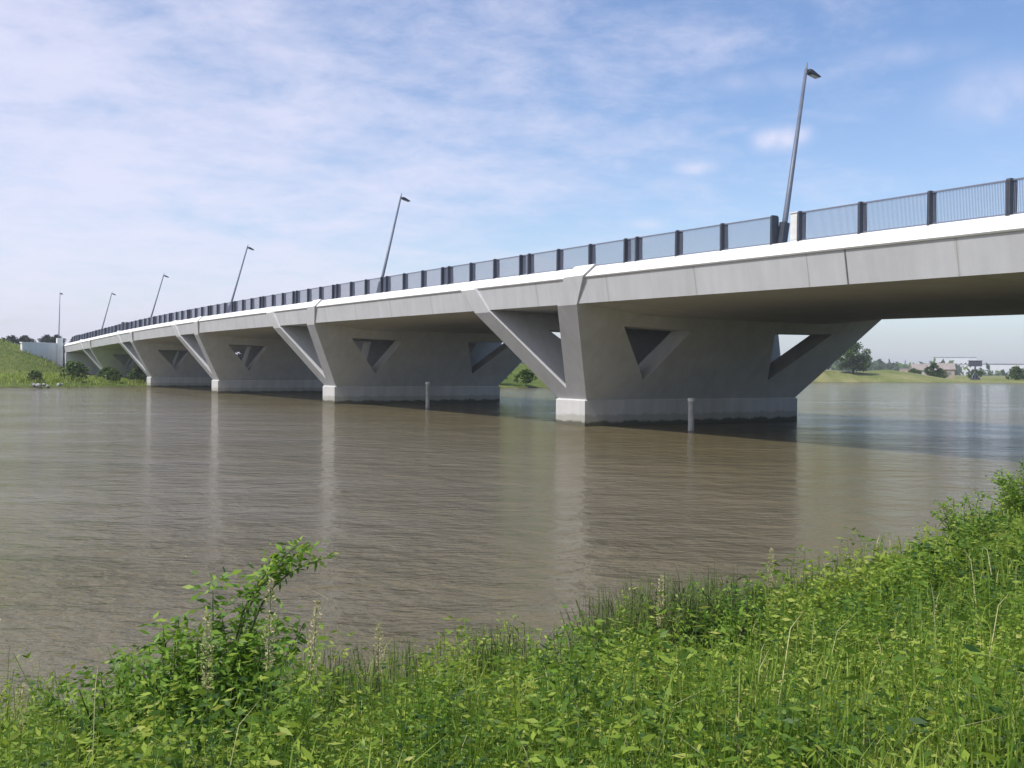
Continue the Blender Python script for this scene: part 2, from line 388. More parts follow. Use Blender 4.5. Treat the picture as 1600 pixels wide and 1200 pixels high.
# ------------------------------------------------------------------ the bridge
M_CON = concrete('pale_concrete', (0.62, 0.63, 0.63), (0.48, 0.485, 0.48))
M_DECK = concrete('deck_concrete', (0.52, 0.53, 0.53), (0.41, 0.415, 0.41), joints=6.5)
M_COP = concrete('coping_concrete', (0.82, 0.815, 0.79), (0.66, 0.65, 0.62), 0.35)
M_PLI = concrete('plinth_concrete', (0.62, 0.615, 0.60), (0.44, 0.435, 0.405), wet=True)
M_ASP = mat('asphalt', (0.045, 0.045, 0.047), 0.9, (0.065, 0.064, 0.062), 4)
M_DARK = mat('slate_grey_steel', (0.045, 0.052, 0.070), 0.45, (0.065, 0.072, 0.09), 5, spec=0.5)
M_RAIL = mat('railing_steel', (0.15, 0.165, 0.22), 0.45, (0.20, 0.21, 0.27), 8, spec=0.5)
M_POLE = mat('mast_steel', (0.10, 0.12, 0.17), 0.45, (0.14, 0.16, 0.20), 3, spec=0.5)
M_JOINT = mat('joint_rubber', (0.10, 0.10, 0.10), 0.8, (0.16, 0.155, 0.15), 6)
M_PALEPAINT = mat('white_paint', (0.72, 0.72, 0.70), 0.45, (0.62, 0.62, 0.60), 4, spec=0.4)

bridge = empty('bridge', (B0.x, B0.y, 0), BROT)
tag(bridge, 'long white concrete road bridge on V-shaped piers crossing the brown river', 'bridge')

T0, T1 = -66.0, 185.5
PIERS = [-39, 0, 39, 78, 117, 156]
ZS = 6.6
def sstep(a, b, x):
    x = min(max((x - a) / (b - a), 0), 1); return x * x * (3 - 2 * x)
def drop(t, v):
    """curved haunch where the soffit runs into the leaning pier walls"""
    s = min(abs(t - p) for p in PIERS)
    if s < 3.6: k = 0
    elif s < 5.3: k = sstep(3.6, 5.3, s)
    else: k = max(0, 1 - (s - 5.3) / 8.0) ** 2
    e = min(v + 3.45, 21.0 - v)
    return 0.55 * k * sstep(0.05, 5.5, e)
# deck: cross-section grid along t
vs_bot = [-3.47] + [(-3.47 + 0.4), -2.4, -1.6, -0.8] + list(np.linspace(0, 17.56, 12)) + [18.3, 19.1, 19.9, 20.63] + [21.03]
ts = sorted(set([T0, T1] + [round(x, 3) for x in np.arange(T0, T1, 1.3)]))
verts = []; faces = []
prof_n = None
for t in ts:
    zo = zoff(t)
    ring = [(v, t, ZS + zo - drop(t, v)) for v in vs_bot]
    ring += [(21.28, t, 8.0 + zo), (21.0, t, 8.22 + zo), (20.4, t, 8.22 + zo), (20.4, t, 8.10 + zo), (-2.85, t, 8.10 + zo), (-2.85, t, 8.22 + zo), (-3.45, t, 8.22 + zo), (-3.72, t, 8.0 + zo)]
    prof_n = len(ring); verts += ring
for i in range(len(ts) - 1):
    for k in range(prof_n):
        a = i * prof_n + k; b = i * prof_n + (k + 1) % prof_n
        faces.append((a, b, b + prof_n, a + prof_n))
faces.append(tuple(range(prof_n))); faces.append(tuple((len(ts) - 1) * prof_n + k for k in reversed(range(prof_n))))
dme = pymesh('deck', verts, faces)
bm = bmesh.new(); bm.from_mesh(dme); bmesh.ops.recalc_face_normals(bm, faces=bm.faces)
for f in bm.faces:
    f.smooth = f.normal.z < -0.5
bm.to_mesh(dme); bm.free()
try: dme.set_sharp_from_angle(angle=R(30))
except Exception: pass
link('deck', dme, M_DECK, bridge)

def strip(name, sec, m, t0=T0, t1=T1, step=3.9, parent=bridge):
    tt = list(np.arange(t0, t1, step)) + [t1]; v = []; f = []; n = len(sec)
    for t in tt: v += [(x, t, z + zoff(t)) for x, z in sec]
    for i in range(len(tt) - 1):
        for k in range(n):
            a = i * n + k; b = i * n + (k + 1) % n; f.append((a, b, b + n, a + n))
    f.append(tuple(range(n))); f.append(tuple((len(tt) - 1) * n + k for k in reversed(range(n))))
    me = pymesh(name, v, f); bm = bmesh.new(); bm.from_mesh(me); bmesh.ops.recalc_face_normals(bm, faces=bm.faces); bm.to_mesh(me); bm.free()
    return link(name, me, m, parent)
# coping: bright sloping kerb course on each edge
strip('coping', [(-3.80, 7.96), (-3.76, 7.90), (-3.60, 7.90), (-3.60, 8.2), (-3.0, 8.2), (-3.0, 8.44), (-3.42, 8.48)], M_COP)
strip('coping', [(2 * VC + 3.80, 7.96), (2 * VC + 3.42, 8.48), (2 * VC + 3.0, 8.44), (2 * VC + 3.0, 8.2), (2 * VC + 3.60, 8.2), (2 * VC + 3.60, 7.90), (2 * VC + 3.76, 7.90)], M_COP)
strip('road_surface', [(0.6, 8.106), (16.9, 8.106), (16.9, 8.16), (0.6, 8.16)], M_ASP, T0, T1 + 0.01)
# expansion joint down the fascia
jm = MB(); jm.prism([(-3.735, 7.96), (-3.70, 7.96), (-3.46, 6.60), (-3.49, 6.60)], -23.1, -23.04); jm.build('expansion_joint', M_JOINT, bridge)
jm = MB(); jm.prism([(2 * VC + 3.735, 7.96), (2 * VC + 3.70, 7.96), (2 * VC + 3.46, 6.60), (2 * VC + 3.49, 6.60)], -23.1, -23.04); jm.build('expansion_joint', M_JOINT, bridge)

def wall_outer(z): return 1.42 + (z - 1.5) * 0.795
def wall_inner(z): return 0.0 if z < 2.15 else (z - 2.15) * 0.825
def slab(sgn):
    """one leaning wall of a V pier with its two triangular openings; local x = v, y = t, z"""
    outl = [(0.10, 1.5), (-3.52, 6.55), (-3.92, 7.95), (-3.52, 8.50), (-3.2, 8.48), (-3.1, 7.9)]
    mir = [(2 * VC - a, b) for a, b in reversed(outl)]
    # add the point where the two walls meet, so the inner fold is clean
    def lerp_at(z, pa, pb): k = (z - pa[1]) / (pb[1] - pa[1]); return (pa[0] + (pb[0] - pa[0]) * k, z)
    low = lerp_at(2.15, outl[0], outl[1])
    loopA = [outl[0], low] + outl[1:] + mir[:-1] + [(2 * VC - low[0], 2.15), mir[-1]]
    h1 = [(0.28, 5.56), (5.40, 5.50), (3.62, 2.62)]
    h2 = [(2 * VC - a, b) for a, b in h1]
    loops = [loopA, h1, h2]
    bm = bmesh.new(); es = []; vv = []
    for lp in loops:
        vs = [bm.verts.new((a, b, 0)) for a, b in lp]; vv.append(vs)
        es += [bm.edges.new((vs[i], vs[(i + 1) % len(vs)])) for i in range(len(vs))]
    bmesh.ops.triangle_fill(bm, use_beauty=True, use_dissolve=False, edges=es, normal=(0, 0, 1))
    bm.verts.index_update()
    base = [(v.co.x, v.co.y) for v in bm.verts]; tris = [tuple(v.index for v in f.verts) for f in bm.faces]
    idx = [[v.index for v in vs] for vs in vv]; bm.free()
    n = len(base)
    v = [(a, sgn * wall_outer(b), b) for a, b in base] + [(a, sgn * wall_inner(b), b) for a, b in base]
    f = list(tris) + [tuple(n + i for i in reversed(t)) for t in tris]
    for lp in idx:
        for i in range(len(lp)):
            a, b = lp[i], lp[(i + 1) % len(lp)]
            f.append((a, b, n + b, n + a))
    return v, f
def make_pier(t, first=None):
    p = empty('pier'); p.parent = bridge; p.location = (0, t, 0); p.scale = (1, 1, (8.2 + zoff(t)) / 8.2)
    if first:
        for ch in first.children:
            c = ch.copy(); C.objects.link(c); c.parent = p
        return p
    for s in (1, -1):
        v, f = slab(s); me = pymesh('leaning_wall', v, f)
        bm = bmesh.new(); bm.from_mesh(me); bmesh.ops.remove_doubles(bm, verts=bm.verts, dist=1e-5); bmesh.ops.recalc_face_normals(bm, faces=bm.faces)
        bm.to_mesh(me); bm.free()
        me.materials.append(M_CON); me.materials.append(M_COP)
        for pf in me.polygons:
            if pf.center.z > 8.0 and abs(pf.normal.x) > 0.3: pf.material_index = 1
        link('leaning_wall', me, M_CON, p)
    pl = MB()
    # plinth with a slightly pointed nose at each end
    poly = [(-0.06, -1.50), (2 * VC + 0.06, -1.50), (2 * VC + 0.06, 1.50), (-0.06, 1.50)]
    z0, z1 = -4.0, 1.52; b = len(pl.v)
    for z, g in ((z0, 0.0), (z1 - 0.08, 0.0), (z1, -0.08)):
        pl.v += [(x + (g if x > 5 else -g), y + (g if y > 0 else -g), z) for x, y in poly]
    for k in range(2):
        for i in range(4):
            pl.f.append((b + k * 4 + i, b + k * 4 + (i + 1) % 4, b + k * 4 + 4 + (i + 1) % 4, b + k * 4 + 4 + i))
    pl.f += [(b + 3, b + 2, b + 1, b), (b + 8, b + 9, b + 10, b + 11)]
    pl.build('plinth', M_PLI, p)
    return p
first = make_pier(0)
for t in PIERS:
    if t != 0: make_pier(t, first)

# abutments
for (ta, tb, nm) in ((182.5, 189.0, 'abutment'), (-71.0, -64.5, 'abutment')):
    zo = zoff(ta); m_ = MB()
    m_.box(-3.6, 2 * VC + 3.6, ta, tb, -1.5, 6.55 + zo) if ta > 0 else m_.box(-3.6, 2 * VC + 3.6, ta, tb, -1.0, 6.55)
    if ta > 0: m_.box(-3.9, 2 * VC + 3.9, T1 + 0.02, tb + 0.6, 6.56 + zo, 8.08 + zo)
    else: m_.box(-3.9, 2 * VC + 3.9, ta, T0 - 0.02, 6.56, 8.08)
    m_.build(nm, M_CON, bridge)
# wing wall splaying out from the far abutment, its end pier block beside it
wm = MB()
def wing(p0, p1, z0, z1, th_):
    a = Vector(p0); b = Vector(p1); d = (b - a).normalized(); n_ = Vector((-d.y, d.x)) * th_ / 2
    k = len(wm.v)
    for z in (z0, z1): wm.v.extend([(*(a - n_), z), (*(b - n_), z), (*(b + n_), z), (*(a + n_), z)])
    wm.f.extend([tuple(k + i for i in q) for q in ((0, 3, 2, 1), (4, 5, 6, 7), (0, 1, 5, 4), (1, 2, 6, 5), (2, 3, 7, 6), (3, 0, 4, 7))])
wing((-3.4, 185.8), (-12.4, 180.4), -1.0, 7.92, 0.6)
wing((-3.35, 185.8), (-12.5, 180.3), 7.925, 8.15, 0.8)
wm.build('wing_wall', M_COP, bridge)
bk = MB(); bk.box(-5.1, -3.95, 184.2, 185.9, -1.0, 9.2); bk.build('end_block', M_COP, bridge, bevel=0.04)

# ------------------------------------------------------------------ railings
POST_D = 0.42
def fin():
    b = MB(); b.prism([(-POST_D / 2, 0), (POST_D / 2, 0), (POST_D / 2 - 0.02, 1.16), (POST_D / 2 - 0.10, 1.22), (-POST_D / 2 + 0.04, 1.22), (-POST_D / 2, 1.16)], -0.05, 0.05)
    return b
def panel_mesh(length):
    b = MB(); y = 0.09
    while y < length - 0.05:
        b.box(-0.0025, 0.0025, y - 0.0095, y + 0.0095, 0.09, 1.14); y += 0.055
    b.box(-0.02, 0.02, 0.02, length - 0.02, 0.06, 0.10)
    return b
SPAN = 2.95
proto_post = proto_panel = proto_top = None
def build_railing(vpos, flip, label, ta=-48.0):
    global proto_post, proto_panel, proto_top
    r = empty('bridge_railing', bw(0, vpos, 8.46), BROT); tag(r, label, 'railing', 'railings along the edges of the bridge')
    k0 = math.ceil((ta - 0.9) / 9.75); k1 = int((183 - 9) // 9.75)
    for k in range(k0, k1 + 1):
        st = 0.42 + 9.75 * k - (0.55 if k == -3 else 0) + (0.40 if k <= -4 else 0)
        for i in range(4):
            t = st + i * SPAN
            if t > 184.5: continue
            if proto_post is None:
                o = fin().build('post', M_DARK, r); proto_post = o
            else:
                o = proto_post.copy(); C.objects.link(o); o.parent = r
            o.location = (0, t, zoff(t)); o.rotation_euler = (0, 0, math.pi if flip else 0)
            if i < 3 and t + SPAN < 185:
                sl = math.atan((zoff(t + SPAN) - zoff(t)) / SPAN)
                if proto_panel is None:
                    p = panel_mesh(SPAN).build('infill_panel', M_RAIL, r); proto_panel = p
                    q = MB().box(-0.045, 0.045, -0.02, SPAN + 0.02, 1.15, 1.20).build('top_rail', M_RAIL, r); proto_top = q
                else:
                    p = proto_panel.copy(); q = proto_top.copy()
                    for c in (p, q): C.objects.link(c); c.parent = r
                for c in (p, q): c.location = (0, t, zoff(t)); c.rotation_euler = (sl, 0, 0)
            elif i == 3 and k not in (-3, -4) and t + 0.9 < 184:
                p = proto_panel.copy(); q = proto_top.copy()      # short piece closing the expansion gap
                for c in (p, q): C.objects.link(c); c.parent = r; c.location = (0, t, zoff(t)); c.scale = (1, 0.9 / SPAN, 1)
    return r
build_railing(-3.24, False, 'slate grey railing with wide posts along the edge of the bridge facing the camera')
build_railing(2 * VC + 3.24, True, 'slate grey railing along the far edge of the bridge, mostly hidden behind the deck', ta=20)

# ------------------------------------------------------------------ lamps on the bridge
def make_lamp():
    r = empty('street_lamp')
    H = 8.0
    MB().tube([(0, 0, 0), (0, 0, 1.3), (0, 0, H)], [0.125, 0.115, 0.065], 12).build('pole', M_POLE, r, smooth=True)
    b = MB().box(-0.2, 0.2, -0.2, 0.2, 0.0, 0.05); b.box(-0.16, 0.16, -0.15, 0.15, 0.05, 1.05); b.build('base_box', M_DARK, r, bevel=0.01)
    MB().tube([(0, 0, H - 0.02), (0, 0, H + 0.30)], [0.055, 0.02], 8).build('finial', M_POLE, r)
    a = MB().tube([(0, 0, H - 0.12), (0.30, 0, H - 0.10), (0.45, 0, H - 0.10)], [0.045, 0.04, 0.035], 8).build('arm', M_POLE, r)
    h = MB(); h.prism([(0.08, H + 0.02), (0.28, H + 0.05), (0.80, H - 0.07), (0.80, H - 0.12), (0.45, H - 0.15), (0.10, H - 0.13)], -0.14, 0.14); hd = h.build('lamp_head', M_DARK, r, bevel=0.02)
    MB().box(0.30, 0.72, -0.11, 0.11, H - 0.165, H - 0.152).build('lens', mat('lamp_glass', (0.5, 0.5, 0.48), 0.25, (0.6, 0.6, 0.58), 4), hd)
    return r
def copy_tree(o, parent=None):
    c = o.copy(); C.objects.link(c)
    if parent is not None: c.parent = parent
    for ch in list(o.children): copy_tree(ch, c)
    return c
LAMPS = [(-19.2, .175, 0.955, 'tall grey leaning lamp, the nearest and largest one, standing in a gap of the railing'),
         (21.4, .235, .98, 'grey leaning lamp, second from the right along the bridge'),
         (62.0, .275, .99, 'grey leaning lamp, third from the right along the bridge'),
         (103.4, .275, 1.0, 'small distant leaning lamp, fourth from the right along the bridge'),
         (144.5, .25, 1.03, 'faint distant leaning lamp, the leftmost of the leaning ones')]
lp = None
for t, lean, sc, lab in LAMPS:
    lp_ = make_lamp() if lp is None else copy_tree(lp)
    lp = lp or lp_
    lp_.location = bw(t, -2.95, 8.43 + zoff(t)); lp_.scale = (1, 1, sc)
    lp_.rotation_euler = (Matrix.Rotation(BROT, 4, 'Z') @ Matrix.Rotation(lean, 4, 'Y')).to_euler()
    tag(lp_, lab, 'lamp', 'leaning lamps along the bridge')
# a lamp on the dike road beyond the bridge, upright
l7 = copy_tree(lp); l7.location = (-101.5, 222, 7.9); l7.scale = (1, 1, 1.45); l7.rotation_euler = (0, 0.03, BROT + 0.6)
tag(l7, 'faint upright lamp standing left of the bridge end above the wing wall', 'lamp', 'leaning lamps along the bridge')
del l7['group']

# white cabinet in the railing gap
cb = empty('cabinet', bw(-20.25, -3.2, 8.46 + zoff(-20.25)), BROT); tag(cb, 'narrow white cabinet beside the foot of the nearest lamp', 'cabinet')
MB().box(-0.18, 0.18, -0.2, 0.2, 0, 1.16).build('body', M_PALEPAINT, cb, bevel=0.015)
MB().box(-0.21, 0.21, -0.23, 0.23, 1.162, 1.21).build('lid', M_PALEPAINT, cb, bevel=0.01)
MB().box(-0.193, -0.182, -0.16, 0.16, 0.1, 1.06).build('door', M_PALEPAINT, cb)

# mooring piles in the water beside the piers
M_PILE = mat('pale_pile', (0.50, 0.50, 0.48), 0.7, (0.36, 0.36, 0.33), 2.2)
def pile(x, y, h, lab):
    p = empty('mooring_pile', (x, y, 0)); tag(p, lab, 'pile', 'pale mooring piles standing in the river by the piers')
    MB().tube([(0, 0, -3), (0, 0, h - 0.18)], [0.17, 0.17], 14).build('shaft', M_PILE, p, smooth=False)
    MB().tube([(0, 0, h - 0.18), (0, 0, h - 0.03), (0, 0, h)], [0.20, 0.20, 0.12], 14).build('cap', M_PALEPAINT, p)
pile(9.9, 54.7, 1.80, 'pale round mooring pile in the water before the nearest pier')
pile(-7.0, 82.4, 2.2, 'pale round mooring pile in the water before the second nearest pier')

# ------------------------------------------------------------------ road beyond the abutment
rv = []
for t in np.arange(189.6, 700, 12): rv += [(*bw(t, 0.6).xy, 7.93), (*bw(t, 16.9).xy, 7.93)]
tag(link('road', pymesh('road', rv, [(i, i + 1, i + 3, i + 2) for i in range(0, len(rv) - 2, 2)]), M_ASP), kind='structure')

# ------------------------------------------------------------------ vegetation
def hz1(x, y): return float(height(np.array([float(x)]), np.array([float(y)]))[0])
G_FRESH = [(0.035, 0.085, 0.018), (0.13, 0.23, 0.022), (0.28, 0.37, 0.045), (0.42, 0.43, 0.11)]
M_HERB = leafmat('herb_leaves', G_FRESH)
M_GRASS = leafmat('grass_blades', [(0.06, 0.12, 0.016), (0.17, 0.27, 0.03), (0.30, 0.37, 0.07), (0.45, 0.42, 0.20)], 0.6, 0.3)
M_DRYG = leafmat('dark_reeds', [(0.05, 0.075, 0.02), (0.09, 0.13, 0.035), (0.16, 0.18, 0.06), (0.28, 0.25, 0.13)], 0.7, 0.2)
M_WILLOW = leafmat('willow_leaves', [(0.035, 0.095, 0.014), (0.10, 0.21, 0.024), (0.21, 0.34, 0.04), (0.38, 0.46, 0.09)])
M_STRAW = leafmat('straw', [(0.34, 0.33, 0.15), (0.48, 0.44, 0.22), (0.56, 0.52, 0.28), (0.40, 0.40, 0.18)], 0.8, 0.2)
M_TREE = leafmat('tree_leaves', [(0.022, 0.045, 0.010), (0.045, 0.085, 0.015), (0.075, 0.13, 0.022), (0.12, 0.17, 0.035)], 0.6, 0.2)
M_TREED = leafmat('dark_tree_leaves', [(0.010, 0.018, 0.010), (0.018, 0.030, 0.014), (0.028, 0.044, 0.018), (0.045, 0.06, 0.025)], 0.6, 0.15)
M_BARK = mat('bark', (0.10, 0.075, 0.05), 0.9, (0.05, 0.04, 0.03), 8)
M_STEM = mat('green_stem', (0.07, 0.10, 0.03), 0.7, (0.10, 0.11, 0.05), 10)

rng = np.random.default_rng(7)
def bank_points(n, dmin, dmax, rmin=2.2, rmax=45, power=1.0, amax=62):
    out_ = []
    while sum(len(o) for o in out_) < n:
        r = rmin * (rmax / rmin) ** (rng.random(n * 3) ** power)
        a = np.radians(rng.uniform(-amax, amax, n * 3)); X = r * np.sin(a); Y = r * np.cos(a)
        d = sdist(X, Y); k = (d > dmin) & (d < dmax) & (Y - 0.95 * X < 16) & (Y < 70)
        out_.append(np.stack([X[k], Y[k], height(X[k], Y[k])], 1))
    return np.vstack(out_)[:n]

def tallness(X, Y):
    """how high the herbs stand: patchy, with low gaps"""
    return 0.62 + 0.34 * vnoise(X, Y, 0.8, 3) + 0.40 * vnoise(X, Y, 3.1, 9)

# leafy herbs: stems carrying whorls of leaves
def herbs(n, dmin, dmax, hmin, hmax, nl, ls, rmin, rmax, power=1.0, tufts=0):
    if tufts:                                    # stems grouped in tussocks of their own height and hue
        T = bank_points(tufts, dmin, dmax, rmin, rmax, power); ti = rng.integers(0, tufts, n); dT = np.hypot(T[:, 0], T[:, 1])
        TR = (0.13 + 0.24 * rng.random(tufts)) * np.clip(dT / 10, 0.9, 2.2); TH = hmin + (hmax - hmin) * rng.random(tufts) ** 1.6; TC = rng.random(tufts)
        a_ = rng.uniform(0, 2 * np.pi, n); q_ = np.sqrt(rng.random(n)) * 1.15
        X_ = T[ti, 0] + np.cos(a_) * q_ * TR[ti]; Y_ = T[ti, 1] + np.sin(a_) * q_ * TR[ti]
        P = np.stack([X_, Y_, height(X_, Y_)], 1); H = TH[ti] * (1.05 - 0.62 * q_ ** 2) * (0.75 + 0.35 * rng.random(n))
    else:
        P = bank_points(n, dmin, dmax, rmin, rmax, power)
        H = (hmin + (hmax - hmin) * rng.random(n)) * np.clip(tallness(P[:, 0], P[:, 1]), 0.25, 1.3)
    lean = rng.normal(size=(n, 2)) * 0.16
    cl = 0.40 + 0.26 * vnoise(P[:, 0], P[:, 1], 1.1, 5) + 0.22 * vnoise(P[:, 0], P[:, 1], 4.3, 6) + 0.12 * rng.normal(size=n)
    if tufts: cl = 0.02 + 0.72 * TC[ti] + 0.07 * rng.normal(size=n)
    f = rng.random((n, nl)) ** 0.7
    a = rng.uniform(0, 2 * np.pi, (n, nl)); rad = 0.02 + 0.05 * rng.random((n, nl))
    pos = np.empty((n, nl, 3))
    pos[..., 0] = P[:, None, 0] + lean[:, None, 0] * f * H[:, None] + np.cos(a) * rad
    pos[..., 1] = P[:, None, 1] + lean[:, None, 1] * f * H[:, None] + np.sin(a) * rad
    pos[..., 2] = P[:, None, 2] + f * H[:, None]
    dirs = np.stack([np.cos(a), np.sin(a), 0.25 + 0 * a], -1).reshape(-1, 3)
    dist = np.hypot(pos[..., 0], pos[..., 1]).reshape(-1)
    sz = ls * (0.55 + 0.8 * rng.random(n * nl)) * np.clip(dist / 9, 0.8, 2.2)
    var = (cl[:, None] + 0.13 * rng.normal(size=(n, nl))).reshape(-1)
    q = leaves(pos.reshape(-1, 3), sz, rng, dirs=dirs)
    # stems as thin quads
    top = P.copy(); top[:, 0] += lean[:, 0] * H; top[:, 1] += lean[:, 1] * H; top[:, 2] += H
    s_ = np.stack([np.cos(a[:, 0]), np.sin(a[:, 0]), 0 * a[:, 0]], -1) * 0.004
    st = np.stack([P - s_, P + s_, top + s_ * .5, top - s_ * .5], 1)
    return np.concatenate([q, st]), np.concatenate([var, np.full(n, 0.3)])
def blades(n, dmin, dmax, hmin, hmax, wd, rmin, rmax, power=1.0, pts=None, bend=0.5, patch=5):
    P = bank_points(n, dmin, dmax, rmin, rmax, power) if pts is None else pts
    n = len(P)
    H = (hmin + (hmax - hmin) * rng.random(n)) * (np.clip(tallness(P[:, 0], P[:, 1]), 0.3, 1.3) if pts is None else 1)
    a = rng.uniform(0, 2 * np.pi, n); d = np.stack([np.cos(a), np.sin(a), 0 * a], 1); sd_ = np.stack([-np.sin(a), np.cos(a), 0 * a], 1)
    b = bend * rng.random(n) * H
    dist = np.hypot(P[:, 0], P[:, 1]); ww = (wd * (0.6 + 0.8 * rng.random(n)) * np.clip(dist / 9, 0.8, 2.5))[:, None]
    up = np.array([0, 0, 1.0])
    p1 = P + d * (b * 0.15)[:, None] + up * (H * 0.45)[:, None]; p2 = P + d * (b * 0.5)[:, None] + up * (H * 0.82)[:, None]; p3 = P + d * b[:, None] + up * (H * (1 - 0.25 * b / np.maximum(H, .01)))[:, None]
    q1 = np.stack([P - sd_ * ww * .5, P + sd_ * ww * .5, p1 + sd_ * ww * .5, p1 - sd_ * ww * .5], 1)
    q2 = np.stack([p1 - sd_ * ww * .5, p1 + sd_ * ww * .5, p2 + sd_ * ww * .35, p2 - sd_ * ww * .35], 1)
    q3 = np.stack([p2 - sd_ * ww * .35, p2 + sd_ * ww * .35, p3 + sd_ * ww * .04, p3 - sd_ * ww * .04], 1)
    var = 0.42 + 0.25 * vnoise(P[:, 0], P[:, 1], 0.9, patch) + 0.16 * rng.normal(size=n)
    return np.concatenate([q1, q2, q3]), np.tile(var, 3)

hq = [herbs(5000, -0.15, 30, 0.12, 0.35, 14, 0.045, 3.2, 17), herbs(17000, -0.1, 30, 0.35, 0.90, 20, 0.050, 3.6, 17, tufts=760), herbs(4600, -0.1, 30, 0.35, 1.0, 26, 0.080, 3.6, 17, tufts=280),
      herbs(3000, -0.1, 60, 0.2, 0.5, 14, 0.055, 10, 42, 0.9), herbs(9000, -0.1, 60, 0.4, 1.15, 20, 0.055, 11, 42, 0.9, tufts=420), herbs(1500, 0.0, 30, 0.1, 0.4, 12, 0.04, 0.8, 5)]
o = quads_mesh('riverside_herbs', np.concatenate([a for a, _ in hq]), np.concatenate([b for _, b in hq]), M_HERB)
tag(o, 'dense bright green leafy weeds covering the near river bank', 'weeds', kind='stuff')
gq = [blades(20000, -0.3, 30, 0.3, 0.85, 0.009, 3.0, 17), blades(14000, -0.2, 60, 0.4, 0.9, 0.010, 12, 45, 0.9), blades(8000, 0, 30, 0.1, 0.4, 0.006, 0.8, 5)]
o = quads_mesh('tall_grass', np.concatenate([a for a, _ in gq]), np.concatenate([b for _, b in gq]), M_GRASS)
tag(o, 'long green grass growing among the weeds of the near bank', 'grass', kind='stuff')

dq, dv = blades(900, 0.0, 60, 0.4, 1.1, 0.007, 3.4, 36, 0.9, bend=0.5)
tag(quads_mesh('dry_stalks', dq, dv, M_STRAW), 'dry straw coloured stalks scattered through the bank weeds', 'dry stalks', kind='stuff')
# dark thin reeds at the water's edge
def clump_pts(x, y, r, n):
    a = rng.uniform(0, 2 * np.pi, n); q = r * np.sqrt(rng.random(n)); X = x + q * np.cos(a); Y = y + q * np.sin(a)
    return np.stack([X, Y, np.maximum(height(X, Y), -0.4)], 1)
def reed_clump(x, y, r, n, h, lab):
    P = clump_pts(x, y, r, n); P0_ = np.array([x, y, hz1(x, y)])
    q, v = blades(n, 0, 0, h * 0.35, h, 0.008, 0, 0, pts=P, bend=0.7); q = q - P0_
    o_ = quads_mesh('reed_clump', q, v * 0.8, M_DRYG); o_.location = P0_
    tag(o_, lab, 'reeds', 'clumps of dark reeds at the edge of the near bank')
reed_clump(1.5, 10.9, 0.8, 1000, 1.05, 'dark brown-green reed clump at the water edge right of the picture centre')
reed_clump(2.5, 11.9, 0.6, 500, 0.9, 'tall dull green reed clump on the bank just right of the darkest reeds')
reed_clump(-1.35, 8.9, 0.55, 260, 0.75, 'sparse thin dark reeds at the water edge right of the willow sapling')
reed_clump(4.1, 13.6, 0.8, 380, 0.8, 'greyish dry reeds at the water edge below the bright weeds on the right')
reed_clump(-0.2, 9.6, 0.5, 220, 0.7, 'few thin upright reeds standing in the shallows at the picture centre')

# willow sapling with arching shoot
def shoot(mb, base, tip, bow, n, rb, rt):
    base = Vector(base); tip = Vector(tip); pts = []
    for i in range(n + 1):
        k = i / n; p = base.lerp(tip, k) + Vector(bow) * math.sin(math.pi * k); pts.append(p)
    mb.tube(pts, [rb + (rt - rb) * i / n for i in range(n + 1)], 6); return pts
def shrub(name, loc, shoots, lab, cat, m, ls, dens, seed, lean_leaf=0.6, tip_clump=0):
    r_ = np.random.default_rng(seed); root = empty(name, loc); tag(root, lab, cat)
    mb = MB(); pos = []; dr = []
    for (bx, by, bz), tip, bow in shoots:
        pts = shoot(mb, (bx, by, bz), tip, bow, 8, 0.011, 0.003)
        for i in range(1, len(pts)):
            L_ = (pts[i] - pts[i - 1]).length
            for k in range(max(1, int(dens * L_ * (0.4 + 0.9 * i / len(pts))))):
                q = pts[i - 1].lerp(pts[i], r_.random()); a = r_.uniform(0, 6.283); tw = r_.random() ** 1.4 * 0.13
                d = Vector((math.cos(a), math.sin(a), 0.4)); q = q + d * tw
                pos.append(tuple(q)); dr.append(tuple(d))
    mb.build('stems', M_STEM, root, smooth=True)
    pos = np.array(pos); q = leaves(pos, ls * (0.6 + 0.7 * r_.random(len(pos))), r_, dirs=np.array(dr) * lean_leaf, aspect=0.40)
    quads_mesh('foliage', q, 0.5 + 0.2 * r_.normal(size=len(pos)), m, root)
    return root
rnd = random.Random(3)
bx, by = -1.95, 6.55; bz = hz1(bx, by)
sh = []
for i in range(46):
    a = rnd.uniform(0, 6.283); sp = rnd.uniform(0.05, 0.70); hh = rnd.uniform(0.5, 1.16) - sp * 0.35
    sh.append(((rnd.uniform(-.1, .1), rnd.uniform(-.1, .1), 0), (sp * math.cos(a) - 0.02, sp * math.sin(a), hh), (0.08 * math.cos(a), 0.08 * math.sin(a), 0.05)))
sh.append(((0.08, 0, 0), (-0.02, 0.0, 1.30), (-0.03, 0, 0)))
sh.append(((0.10, 0, 0.2), (0.62, 0.0, 1.52), (-0.16, 0, 0.20)))
sh.append(((0.11, 0, 0.3), (0.52, 0.05, 1.50), (-0.14, 0, 0.16)))
sh.append(((0.10, 0, 0.3), (0.70, 0.05, 1.42), (-0.10, 0, 0.26)))
shrub('willow_sapling', (bx, by, bz), sh, 'young green willow sapling with one arching shoot at left on the near bank', 'sapling', M_WILLOW, 0.072, 200, 11)
